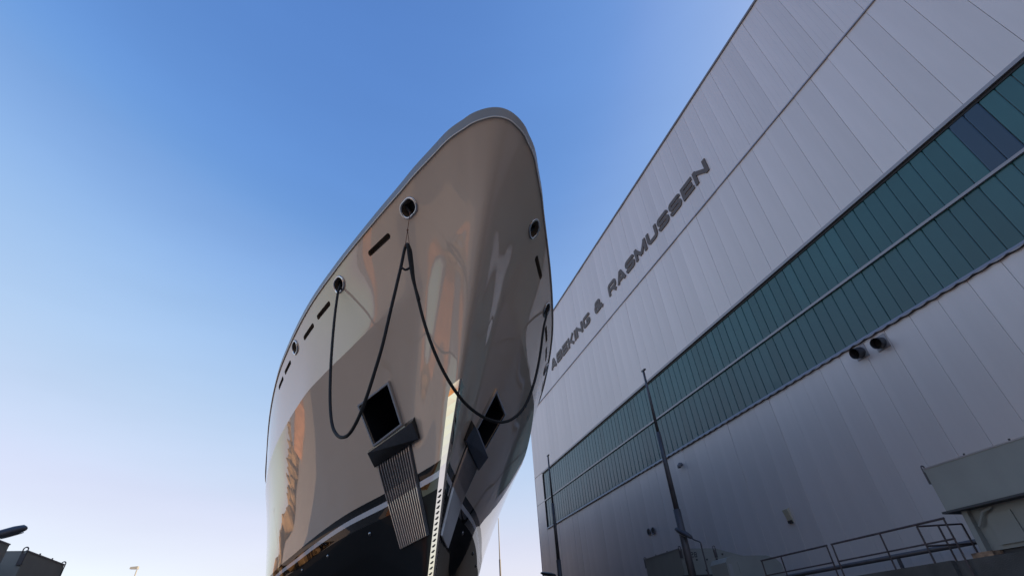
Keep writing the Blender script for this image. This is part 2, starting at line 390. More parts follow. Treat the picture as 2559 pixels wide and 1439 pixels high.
P = at_x(1972, 1287, HX); e = empty('wall_light', P); b = MB()
b.hexa([(-.02, -.13, -.28), (.02, -.13, -.28), (.02, .13, -.28), (-.02, .13, -.28), (-.16, -.13, .22), (.02, -.13, .28), (.02, .13, .28), (-.16, .13, .22)]); b.build('housing', M['beige'], e)
b = MB(); b.box((-.1, -.1, -.3), (-.0, .1, -.2)); b.build('lens', M['black'], e); tag(e, 'small beige wall light above the dark railing', 'wall light')

# ------------------------------------------------------------------ yacht hull
AX = math.atan(.01); CA, SA = math.cos(AX), math.sin(AX); X0, Y0 = 2.68, 7.27
def sw(u, v, z): return Vector((X0+u*SA+v*CA, Y0+u*CA-v*SA, z+1.7))      # ship (aft, starboard, height above eye) to world
def ws(p): dx, dy = p[0]-X0, p[1]-Y0; return Vector((dx*SA+dy*CA, dx*CA-dy*SA, p[2]-1.7))
yacht = empty('motor_yacht', (X0, Y0, 1.2))
tag(yacht, 'huge taupe motor yacht with flared raked bow on the slipway beside the hall', 'yacht')
YO = Vector((X0, Y0, 1.2))
def ypart(name, vs, fs, mt, parent=None, smooth=True):
    me = mesh(name, [Vector(v)-YO for v in vs], fs, smooth); return link(name, me, mt, parent or yacht)
def ymb(name, b, mt, smooth=False, parent=None): return ypart(name, b.v, b.f, mt, parent, smooth)
def zsh(u): return 11.95-.02*u
sq = lambda t: math.sqrt(max(t, 0))
T_sh = [(0, 0), (.2, .57), (.42, .83), (.6, .97), (.88, 1.2), (1.12, 1.36), (1.6, 1.6), (2.0, 1.8), (2.46, 2.03), (3.35, 2.42), (4.5, 2.94), (5.78, 3.5), (7.77, 4.33), (10.03, 5.18), (11.82, 5.73), (14.06, 6.32), (16.1, 6.79), (20.6, 7.52), (26.5, 8.2), (34.4, 8.95), (45, 9.3), (75, 9.3)]
T_kn = [(1.72, 0), (2.05, 0.3), (2.9, 0.62), (3.9, 0.95), (4.96, 1.28), (5.72, 1.72), (6.57, 2.2), (7.07, 2.52), (7.83, 2.88), (9.18, 3.48), (10.21, 3.94), (11.17, 4.33), (12.47, 4.84), (14.4, 5.41), (16.9, 6.06), (19.67, 6.68), (24, 7.4), (30, 8.05), (38, 8.5), (48, 8.75), (75, 8.9)]
T_wl = [(7.5, 0), (7.8, .06), (8.3, .17), (9.33, .5), (11.8, 1.32), (15.5, 2.7), (20.7, 4.15), (25, 5.2), (29, 6.2), (38, 7.9), (48, 8.6), (75, 8.8)]
T_kl = [(10.7, 0), (12.5, .16), (20, 1.0), (30, 2.6), (45, 5.0), (75, 5.0)]
def curve(T):
    u0 = T[0][0]; f = pchip([sq(u-u0) for u, _ in T], [v for _, v in T]); return u0, lambda u: f(sq(u-u0))
cs, ck, cw, ce = curve(T_sh), curve(T_kn), curve(T_wl), curve(T_kl)
zkn_f = pchip([1.72, 4, 6, 8, 10, 15, 20, 30, 45, 75], [10.05, 9.5, 9.2, 9.0, 8.9, 8.85, 8.85, 8.8, 8.7, 8.6])
ZW, ZK = 4.57, -.3
UE = 75.0; NS = 120; NU, NL, NB = 10, 22, 12
CAPH = .38
def column(s):
    g_ = s*s
    def pt(c): u = c[0]+(UE-c[0])*g_; return u, c[1](u)
    us, bs = pt(cs); uk, bk = pt(ck); uw, bw = pt(cw); ue, be = pt(ce)
    zs_, zk = zsh(us)-CAPH, zkn_f(uk)
    us2 = us+.14*(1-min(1, g_*UE/6)); bs2 = max(bs-.07*min(1, bs/.5), 0)
    rows = []
    for i in range(NU+1):
        t = i/NU; q = .10*math.sin(math.pi*t)*min(1, bs/2)        # slight inward hollow above the knuckle
        rows.append(Vector((us2+(uk-us2)*t, bs2+(bk-bs2)*t-q*(1 if uk < 12 else max(0, 1-(uk-12)/10)), zs_+(zk-zs_)*t)))
    fl = min(1, g_*UE/9)
    cu = uk*.42+uw*.58; f2 = .16*fl-.08*min(1, max(0, (uk-9)/9)); cb = bk*(.5-f2)+bw*(.5+f2); cz = zk*.5+ZW*.5
    for i in range(1, NL+1):
        t = i/NL; a, b_, c_ = (1-t)**2, 2*t*(1-t), t*t
        lin = (uk+(uw-uk)*t)
        rows.append(Vector((lin, a*bk+b_*cb+c_*bw, a*zk+b_*cz+c_*ZW)))
    for i in range(1, NB+1):
        t = i/NB; lin = uw+(ue-uw)*t
        rows.append(Vector((lin, bw+(be-bw)*t**1.5, ZW+(ZK-ZW)*t)))
    return rows
cols = [column(i/NS) for i in range(NS+1)]
NR = len(cols[0])
vs = []; idx = {}
for side in (-1, 1):
    for i in range(NS+1):
        for j in range(NR):
            if i == 0 and side == 1: idx[(side, i, j)] = idx[(-1, 0, j)]; continue
            p = cols[i][j]; idx[(side, i, j)] = len(vs); vs.append(sw(p.x, 0 if i == 0 else side*p.y, p.z))
fs = []
for side in (-1, 1):
    for i in range(NS):
        for j in range(NR-1):
            q = [idx[(side, i, j)], idx[(side, i+1, j)], idx[(side, i+1, j+1)], idx[(side, i, j+1)]]
            fs.append(q if side == 1 else q[::-1])
nhull = len(fs)
for i in range(NS):     # deck and bottom closures
    for j, flip in ((0, 0), (NR-1, 1)):
        q = [idx[(-1, i, j)], idx[(-1, i+1, j)], idx[(1, i+1, j)], idx[(1, i, j)]]
        if i == 0: q = q[:3]
        fs.append(q[::-1] if flip else q)
fs.append([idx[(-1, NS, j)] for j in range(NR)]+[idx[(1, NS, j)] for j in range(NR-1, -1, -1)])
hull_vs = [Vector(v) for v in vs]
BV = BVHTree.FromPolygons(hull_vs, fs[:nhull])
# knuckle-aware smooth normals from the grid
def face_n(q): return (hull_vs[q[2]]-hull_vs[q[0]]).cross(hull_vs[q[3]]-hull_vs[q[1]])
vn_up = [Vector() for _ in vs]; vn_lo = [Vector() for _ in vs]
k = 0; facebelt = []
for side in (-1, 1):
    for i in range(NS):
        for j in range(NR-1):
            q = fs[k]; n_ = face_n(q); up = j < NU; facebelt.append(up)
            for v in q: (vn_up if up else vn_lo)[v] += n_.normalized()*math.sqrt(n_.length+1e-12)
            k += 1
row_of = {}
for (sd, i, j), v in idx.items(): row_of[v] = (i, j)
vn = {}
for v in range(len(vs)):
    i, j = row_of[v]; a, b_ = vn_up[v], vn_lo[v]
    if j == NU:
        u_ = cols[i][j].x; f_ = min(1, max(0, (u_-5)/4)); mid = (a+b_).normalized()
        vn[(v, True)] = (mid*(1-f_)+a.normalized()*f_).normalized(); vn[(v, False)] = (mid*(1-f_)+b_.normalized()*f_).normalized()
    else:
        n_ = (a+b_).normalized(); vn[(v, True)] = n_; vn[(v, False)] = n_
centre = sw(20, 0, 6)
def out_normal(n, p):
    return n
def hull_hit(px, py, first=True):
    loc, n, i, d = BV.ray_cast(EYE, ray(px, py))
    if loc is None:
        print('MISS', px, py)
        best = None
        for k in range(1, 60):
            loc, n, i, d = BV.ray_cast(EYE, ray(px+k*2, py+k*.5))
            if loc is not None: break
    if n.dot(ray(px, py)) > 0: n = -n
    return loc, n
def mirror(p): s_ = ws(p); return sw(s_.x, -s_.y, s_.z)
def frame_at(px, py):
    loc, n = hull_hit(px, py); t = n.cross(Vector((0, 0, 1))).normalized(); up = n.cross(t)
    if up.z < 0: up = -up
    return loc, n, t, up
def stadium(loc, t, up, L, Hh, n=8):
    r = Hh/2; a = L/2-r; out = []
    for sgn, st in ((1, -90), (-1, 90)):
        for i in range(n+1):
            an = math.radians(st+180*i/n); out.append(loc+t*(sgn*a+r*math.cos(an))+up*(r*math.sin(an)))
    return out
cut = MB(); details = []
FL = [(1022, 520, .72, .5, 0), (848, 711, .70, .5, 0), (738, 868, .70, .5, 0)]
SL = [(947, 612, 1.3, .2), (808, 776, 1.3, .2), (771, 829, 1.3, .2), (719, 918, 1.3, .2), (702, 957, 1.3, .2)]
fair = []
for (px, py, L, Hh, _) in FL:
    f_ = frame_at(px, py); fair.append((f_, L, Hh)); 
slots = [(frame_at(px, py), L, Hh) for px, py, L, Hh in SL]
def mirf(f_):
    loc, n, t, up = f_; l2 = mirror(loc); n2 = mirror(loc+n)-l2; t2 = mirror(loc+t)-l2; u2 = mirror(loc+up)-l2
    return l2, n2, t2, u2
fair2 = [(mirf(f_), L, Hh) for f_, L, Hh in fair]; slots2 = [(mirf(f_), L, Hh) for f_, L, Hh in slots]
for (loc, n, t, up), L, Hh in fair+fair2:
    cut.prism(stadium(loc+n*.3, t, up, L-.06, Hh-.06), -n*.58)
for (loc, n, t, up), L, Hh in slots+slots2:
    cut.prism(stadium(loc+n*.3, t, up, L, Hh), -n*.55)
# anchor pocket
PK = [(896, 1013), (974, 953), (1007, 1057), (935, 1112)]      # top aft, top fore, bottom fore, bottom aft
pk = [hull_hit(*p) for p in PK]; pkl = [p[0] for p in pk]
pn = ((pkl[2]-pkl[0]).cross(pkl[3]-pkl[1])).normalized()
if pn.dot(pk[0][1]) < 0: pn = -pn
pc = sum(pkl, Vector())/4
def pk_cutter(pts, n):
    c = sum(pts, Vector())/4; inn = [c+(p-c)*.97 for p in pts]
    return [p+n*.5 for p in inn], [c+(p-c)*.93-n*1.3 for p in inn]
for mir in (0, 1):
    a, b_ = pk_cutter(pkl, pn)
    if mir: a, b_ = [mirror(p) for p in a], [mirror(p) for p in b_]
    cut.hexa(b_+a)
# hull solid minus the openings
def solid(name, vs_, fs_, mi):
    me = bpy.data.meshes.new(name); me.from_pydata([tuple(v-YO) for v in vs_], [], fs_)
    bm = bmesh.new(); bm.from_mesh(me); bmesh.ops.recalc_face_normals(bm, faces=bm.faces); bm.to_mesh(me); bm.free()
    me.polygons.foreach_set('material_index', [mi]*len(me.polygons)); return me
# hull paint: colour bands by height
HM = mat('hull_paint', (.66, .52, .41), .35, coat=1.0)
t = HM.node_tree; p = t.nodes['Principled BSDF']; p.inputs['Coat IOR'].default_value = 1.55; p.inputs['Coat Roughness'].default_value = .012; p.inputs['Metallic'].default_value = 0; p.inputs['Specular IOR Level'].default_value = 0
tc = t.nodes.new('ShaderNodeTexCoord'); sx = t.nodes.new('ShaderNodeSeparateXYZ'); t.links.new(tc.outputs['Object'], sx.inputs[0])
cr = t.nodes.new('ShaderNodeValToRGB'); cr.color_ramp.interpolation = 'CONSTANT'
mr = t.nodes.new('ShaderNodeMapRange'); lo, hi = 3.0, 8.0
mr.inputs[1].default_value = lo; mr.inputs[2].default_value = hi; t.links.new(sx.outputs[2], mr.inputs[0]); t.links.new(mr.outputs[0], cr.inputs[0])
def pos(z): return (z+1.7-YO.z-lo)/(hi-lo)
el = cr.color_ramp.elements
el[0].position = 0; el[0].color = (.018, .019, .021, 1)
el[1].position = pos(4.10); el[1].color = (.004, .004, .005, 1)
for z_, c_ in ((4.39, (.62, .62, .66, 1)), (4.57, (.004, .004, .005, 1)), (4.79, (.66, .52, .41, 1))):
    e_ = el.new(pos(z_)); e_.color = c_
t.links.new(cr.outputs[0], p.inputs['Base Color'])
cw_r = t.nodes.new('ShaderNodeValToRGB'); cw_r.color_ramp.interpolation = 'CONSTANT'; t.links.new(mr.outputs[0], cw_r.inputs[0])
cw_r.color_ramp.elements[0].color = (.04, .04, .04, 1); cw_r.color_ramp.elements[1].position = pos(4.10); cw_r.color_ramp.elements[1].color = (.45, .45, .45, 1)
e_ = cw_r.color_ramp.elements.new(pos(4.79)); e_.color = (1, 1, 1, 1)
t.links.new(cw_r.outputs[0], p.inputs['Coat Weight'])
# very faint fairing waviness in the paint
nz = t.nodes.new('ShaderNodeTexNoise'); nz.inputs['Scale'].default_value = .55; nz.inputs['Detail'].default_value = 1
bp = t.nodes.new('ShaderNodeBump'); bp.inputs['Strength'].default_value = .05; bp.inputs['Distance'].default_value = .06
t.links.new(tc.outputs['Object'], nz.inputs[0]); t.links.new(nz.outputs[0], bp.inputs['Height']); t.links.new(bp.outputs[0], p.inputs['Coat Normal'])
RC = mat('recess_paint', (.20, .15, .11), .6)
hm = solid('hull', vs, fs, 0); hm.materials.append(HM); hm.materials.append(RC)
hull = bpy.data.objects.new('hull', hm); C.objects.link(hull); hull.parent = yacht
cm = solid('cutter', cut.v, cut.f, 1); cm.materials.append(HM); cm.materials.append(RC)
co = bpy.data.objects.new('cutter', cm); C.objects.link(co); co.location = YO
bpy.context.view_layer.update()
bo = hull.modifiers.new('b', 'BOOLEAN'); bo.object = co; bo.operation = 'DIFFERENCE'; bo.solver = 'EXACT'
dg = bpy.context.evaluated_depsgraph_get(); nm = bpy.data.meshes.new_from_object(hull.evaluated_get(dg))
hull.modifiers.clear(); hull.data = nm; nm.name = 'hull'
bpy.data.objects.remove(co)
# smooth analytic normals on the painted skin, flat ones in the recesses
from mathutils.interpolate import poly_3d_calc
side_faces = [fs[:nhull]]
cn = [Vector((0, 0, 1))]*len(nm.loops); nm.polygons.foreach_set('use_smooth', [True]*len(nm.polygons))
for po in nm.polygons:
    fn = Vector(po.normal); cw_ = Vector(po.center)+YO
    loc, n_, fi, d_ = BV.find_nearest(cw_)
    ok = po.material_index == 0 and d_ < .05 and abs(n_.dot(fn)) > .8
    for li in po.loop_indices:
        if not ok: cn[li] = fn; continue
        w_ = Vector(nm.vertices[nm.loops[li].vertex_index].co)+YO
        wq = w_+(cw_-w_)*.02
        loc, n_, fj, d_ = BV.find_nearest(wq)
        q = fs[fj]; wt = poly_3d_calc([hull_vs[a] for a in q], loc); bel = facebelt[fj]
        N = sum((vn[(a, bel)]*x for a, x in zip(q, wt)), Vector()).normalized()
        if N.dot(fn) < 0: N = -N
        cn[li] = N
nm.normals_split_custom_set([tuple(v) for v in cn])

# cap rail along the sheer, and a pale tube painting the highlight of the hull's edge
cap = MB(); ring = []
path = [(-1, i) for i in range(NS, 0, -1)]+[(1, i) for i in range(NS+1)]
K = []
for sd, i in path:
    g_ = (i/NS)**2; u = UE*g_; bb = cs[1](u) if i else 0; top = zsh(u); p0 = cols[i][0]
    du = .14*(1-min(1, u/6))
    if i == 0: inn = (.32, 0)
    else: inn = (u+.30*(1-min(1, bb/1.4)), max(bb-.3*min(1, bb/1.0), 0))
    K.append([sw(p0.x-.025, sd*(p0.y+.02*(i > 0)), p0.z-.005), sw(u+.04, sd*max(bb-.012, 0), top-.05), sw(u+.07, sd*max(bb-.03, 0), top), sw(inn[0]+.07, sd*inn[1], top), sw(inn[0]+.1, sd*inn[1], p0.z-.02)])
n = 5
for r_ in K: cap.v += r_
for i in range(len(K)-1):
    for j in range(n): cap.f.append([i*n+j, (i+1)*n+j, (i+1)*n+(j+1) % n, i*n+(j+1) % n])
cap.f.append([j for j in range(n)]); cap.f.append([(len(K)-1)*n+j for j in range(n)][::-1])
ymb('cap_rail', cap, M['cap'], False).data.polygons.foreach_set('use_smooth', [True]*len(cap.f))
capo = [o for o in yacht.children if o.name.startswith('cap_rail')][0]
for e_ in capo.data.edges: pass
capo.data.set_sharp_from_angle(angle=math.radians(40))
tr = MB(); tr.tube([r_[0] for r_ in K if True][40:-40], .022, 6); ymb('edge_highlight', tr, M['sheer_glint'], True)

# fairleads
for (loc, n, t, up), L, Hh in fair+fair2:
    b = MB(); b.loop_tube(stadium(loc+n*.015, t, up, L, Hh, 8), .042, 10); f_ = ymb('fairlead', b, M['steel'], True)
    b = MB(); b.prism(stadium(loc-n*.255, t, up, L-.068, Hh-.068), -n*.02); ymb('throat_shade', b, M['black'], False, f_)  # black plate painting the dark inside of the fairlead
    for s_ in (-1, 1):
        b = MB(); q = loc-n*.16+t*s_*(L*.26); b.tube([q-up*Hh*.5, q+up*Hh*.5], .055, 12); ymb('roller', b, M['lamp'], True, f_)
# anchor pockets with bolster and ribbed chafe plate
def quad_lerp(A, B, t): return A+(B-A)*t
BO = [(916, 1125), (1034, 1037), (1047, 1096), (936, 1168)]
bo_ = [hull_hit(*p) for p in BO]
rib_top = [(943.5, 1146), (1020, 1093.5)]; rib_bot = [(1006, 1369), (1070, 1337)]
def ribline(k, off=0):
    out = []
    for j in range(9):
        s_ = j/8; A = Vector(rib_top[0]).lerp(Vector(rib_top[1]), k); B_ = Vector(rib_bot[0]).lerp(Vector(rib_bot[1]), k)
        q = A.lerp(B_, s_); h_ = hull_hit(q.x, q.y); out.append(h_)
    return out
NRIB = 14
lines = [ribline((i)/(NRIB-1)) for i in range(NRIB)]
edge0, edge1 = ribline(-.045), ribline(1.06)
wA = (lines[1][0][0]-lines[0][0][0])
for mir in (0, 1):
    F = mirror if mir else (lambda p_: p_)
    collar = MB()
    for i in range(4):
        a, b_ = pkl[i], pkl[(i+1) % 4]; oa, ob = pc+(a-pc)*1.035, pc+(b_-pc)*1.035; ia, ib = pc+(a-pc)*.962, pc+(b_-pc)*.962
        h_ = .035 if i != 1 else .10
        collar.hexa([F(x) for x in (ia-pn*.2, ib-pn*.2, ob-pn*.2, oa-pn*.2, ia+pn*h_, ib+pn*h_, ob+pn*h_, oa+pn*h_)])
    col = ymb('anchor_pocket', collar, M['steel'])
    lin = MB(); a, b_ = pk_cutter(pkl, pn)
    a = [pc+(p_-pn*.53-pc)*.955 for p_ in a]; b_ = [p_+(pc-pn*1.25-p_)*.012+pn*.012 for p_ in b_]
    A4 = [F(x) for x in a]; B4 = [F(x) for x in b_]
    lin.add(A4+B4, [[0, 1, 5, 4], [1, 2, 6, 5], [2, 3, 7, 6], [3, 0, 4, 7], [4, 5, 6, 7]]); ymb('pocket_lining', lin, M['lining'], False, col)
    # bolster: wedge with a sloping upper face
    tl, trr, br, bl = [p_[0] for p_ in bo_]; nn = pn
    def lifted(px, py, h_): loc_, n_ = hull_hit(px, py); r_ = ray(px, py); return loc_-r_*(h_/max(.2, -r_.dot(n_)))
    r0, r1, q1, q0 = lifted(918, 1132, .2), lifted(1028, 1055, .2), lifted(1046, 1096, .1), lifted(936, 1168, .1)
    b = MB(); P_ = [F(x) for x in (tl-nn*.1, trr-nn*.1, br-nn*.12, bl-nn*.12, r0, r1, q1, q0)]
    b.add(P_, [[0, 1, 5, 4], [4, 5, 6, 7], [1, 2, 6, 5], [0, 4, 7, 3], [3, 7, 6, 2], [0, 3, 2, 1]]); bl_o = ymb('bolster', b, M['bolster'])
    # plate and ribs
    b = MB(); k = len(edge0); top = []; 
    for j in range(k):
        (p0, n0), (p1, n1) = edge0[j], edge1[j]
        mid, nmid = lines[NRIB//2][j]
        b.v += [F(p0-n0*.05), F(p0+n0*.012), F(p1+n1*.012), F(p1-n1*.05), F(mid+nmid*.012), F(mid-nmid*.05)]
    for j in range(k-1):
        a = j*6; c_ = a+6
        for x, y_ in ((0, 1), (1, 4), (4, 2), (2, 3), (3, 5), (5, 0)): b.f.append([a+x, a+y_, c_+y_, c_+x])
    b.f.append([0, 1, 4, 2, 3, 5]); e6 = (k-1)*6; b.f.append([e6+x for x in (0, 1, 4, 2, 3, 5)])
    pl = ymb('chafe_plate', b, M['unit_dark'])
    for ln in lines:
        b = MB(); hw = wA*.15
        for j, (p0, n0) in enumerate(ln):
            w_ = hw; lift = .015+.065*min(1, (j+.6)/1.5)
            b.v += [F(p0-w_-n0*.02), F(p0-w_*.7+n0*lift), F(p0+w_*.7+n0*lift), F(p0+w_-n0*.02)]
        for j in range(len(ln)-1):
            a = j*4
            for x in range(4): b.f.append([a+x, a+(x+1) % 4, a+4+(x+1) % 4, a+4+x])
        b.f.append([0, 1, 2, 3]); e4 = (len(ln)-1)*4; b.f.append([e4+3, e4+2, e4+1, e4])
        ymb('rib', b, M['rib'], False, pl)
# stem plate with draught marks
def stem_u(z):
    if z >= ZW:
        t_ = (z-ZW)/(10.05-ZW); return 7.5+(1.72-7.5)*t_
    t_ = (ZW-z)/(ZW-ZK); return 7.5+(10.7-7.5)*t_
def half_b(u, z):   # half breadth by a sideways cast
    p0 = sw(u, -12, z); d = (sw(u, 0, z)-p0).normalized(); r_ = BV.ray_cast(p0, d)
    return -ws(r_[0]).y if r_[0] else 0
zl = list(np.linspace(6.40, -.1, 30)); b = MB(); n = 7; dls = []
for q, z in enumerate(zl):
    u0 = stem_u(z); wide = .50*min(1, (6.6-z)/.25)
    pts = []
    for du in (wide, .12):
        hb = max(half_b(u0+du, z), .03)
        pts.append((u0+du-.012, hb+.02))
    dl = .05
    while dl < .6 and any(.03+(pts[0][1]-.03)*(dd_+dl)/(wide+dl) < half_b(u0+dd_, z)+.012 for dd_ in (.02, .05, .1, .18, .28, .38)): dl += .02
    dls.append(dl); nose = (u0-dl, .03)
    row = [(pts[0][0]+.03, -pts[0][1]+.06), (pts[0][0], -pts[0][1]), (nose[0], -nose[1]), (nose[0]-.012, 0), (nose[0], nose[1]), (pts[0][0], pts[0][1]), (pts[0][0]+.03, pts[0][1]-.06)]
    b.v += [sw(u, v, z) for u, v in row]
for i in range(len(zl)-1):
    for j in range(n): b.f.append([i*n+j, i*n+(j+1) % n, (i+1)*n+(j+1) % n, (i+1)*n+j])
b.f.append(list(range(n))); b.f.append([(len(zl)-1)*n+j for j in range(n)][::-1])
stem = ymb('stem_plate', b, M['mirror'])
tooth = None
for sd in (-1, 1):
    for i in range(17):
        z = 3.95-i*.135; u0 = stem_u(z); hb = half_b(u0+.5, z)
        f0 = .66
        c_ = sw(u0-.085+(.585)*f0-.0, sd*(.028+(hb-.008)*f0), z); c2 = sw(u0-.085+.585*(f0-.34), sd*(.028+(hb-.008)*(f0-.34)), z+.035)
        along = (c2-c_); out = Vector((CA*sd, -SA*sd, 0))*.035+Vector((-SA, -CA, 0))*.012; upv = Vector((0, 0, .010))
        b = MB(); b.hexa([c_-upv-out*.3, c2-upv-out*.3, c2-upv+out*.6, c_-upv+out, c_+upv-out*.3, c2+upv-out*.3, c2+upv+out*.6, c_+upv+out])
        ymb('draught_mark', b, M['lamp'], False, stem)
# small domes along the dark band
for px, py in ((925, 1333), (820, 1389), (756, 1424)):
    loc, n = hull_hit(px, py)
    for mir in (0, 1):
        p_ = mirror(loc) if mir else loc; n_ = (mirror(loc+n)-p_) if mir else n
        b = MB(); rr = [(.0, .085), (.03, .083), (.06, .065), (.08, .035), (.088, .004)]
        b.tube([p_+n_*(a-.02) for a, _ in rr], [r_ for _, r_ in rr], 12); ymb('hull_stud', b, M['steel_dark'], True)
# keel blocks
for i, u in enumerate((14.5, 20, 26, 32, 38, 44, 50, 56)):
    P_ = sw(u, 0, 0); e = empty('keel_block', (P_.x, P_.y, 0))
    hh = ZK+1.7
    b = MB(); b.box((-.9, -.35, 0), (.9, .35, hh-.35)); b.build('concrete_block', M['quay'], e)
    b = MB(); b.box((-.8, -.3, hh-.35), (.8, .3, hh+.01)); b.build('timber_cap', M['wood'], e)
    tag(e, 'concrete keel block with timber cap under the yacht', 'keel block', 'keel blocks under the yacht')

# ------------------------------------------------------------------ mooring rope
def lip(f_, px, py):   # where the rope leaves the fairlead
    loc, n, t, up = f_[0]; return loc
F1, F2 = fair[0][0], fair[1][0]; F3 = fair2[1][0]
def nearest_on_vert(px, py, base):
    r = ray(px, py); k = (base.x*r.x+base.y*r.y)/(r.x*r.x+r.y*r.y); return EYE+r*k
lipA = F2[0]+F2[1]*.06-F2[3]*.12; lipB = F3[0]+F3[1]*.06-F3[3]*.12; lip1 = F1[0]+F1[1]*.07-F1[3]*.16
Bp = nearest_on_vert(1018, 610, lip1)
def on_plane(px, py, A, B):
    nrm = Vector((-(B-A).y, (B-A).x, 0)); r = ray(px, py); k = (A-EYE).dot(nrm)/r.dot(nrm); return EYE+r*k
RL = [(839, 770), (831, 850), (826, 930), (825, 1005), (830, 1060), (842, 1086), (857, 1092), (874, 1082), (894, 1048), (915, 995), (936, 930), (956, 862), (974, 785), (989, 722), (1003, 662), (1011, 624)]
RR = [(1026, 628), (1030, 660), (1035, 705), (1046, 752), (1060, 805), (1082, 870), (1112, 935), (1150, 993), (1185, 1027), (1222, 1048), (1258, 1054), (1288, 1041), (1314, 1010), (1335, 955), (1349, 890), (1358, 822)]
ptsL = [F2[0]-F2[1]*.3, F2[0]+F2[1]*.03-F2[3]*.1]+[on_plane(x, y, lipA, Bp) for x, y in RL]
ptsR = [on_plane(x, y, Bp, lipB) for x, y in RR]+[F3[0]+F3[1]*.05-F3[3]*.1, F3[0]-F3[1]*.3]
RAD = .045
ro = MB(Bp); ro.tube(catmull(ptsL+[Bp]+ptsR, 7), RAD, 10)
rope = empty('mooring_rope', Bp); tag(rope, 'thick black mooring rope slung round the bow between two fairleads', 'rope')
ro.build('strand', M['rope'], rope, True)
st2 = [on_plane(x, y, Bp, lipB)-pn*.0 for x, y in ((1018, 612), (1021, 640), (1026, 672), (1031, 700), (1039, 726), (1047, 752))]
b = MB(Bp); b.tube(catmull([p_+Vector((0, -.05, 0)) for p_ in st2], 6), RAD*.9, 8); b.build('doubled_strand', M['rope'], rope, True)
q0 = on_plane(1003, 668, lipA, Bp); q1 = on_plane(1026, 668, Bp, lipB); qm = (q0+q1)/2-Vector((0, 0, .09))
b = MB(Bp); b.tube(catmull([q0, qm, q1], 6), RAD*.75, 8); b.build('rope_tie', M['rope'], rope, True)
cord = empty('hanging_cord', lip1); tag(cord, 'thin brown cord from the foremost port fairlead holding up the black rope', 'cord')
kn = nearest_on_vert(1018.5, 575, lip1)
b = MB(lip1); b.tube([F1[0]-F1[1]*.2+F1[3]*-.1, lip1+Vector((0, 0, .02)), kn], .011, 6); b.tube([kn, nearest_on_vert(1012, 618, lip1)], .010, 6); b.tube([kn, nearest_on_vert(1023, 612, lip1)], .010, 6)
b.build('line', M['cord'], cord)
b = MB(lip1); b.tube([kn+Vector((0, 0, .035)), kn, kn-Vector((0, 0, .04))], [.014, .034, .012], 8); b.build('knot', M['cord'], cord, True)

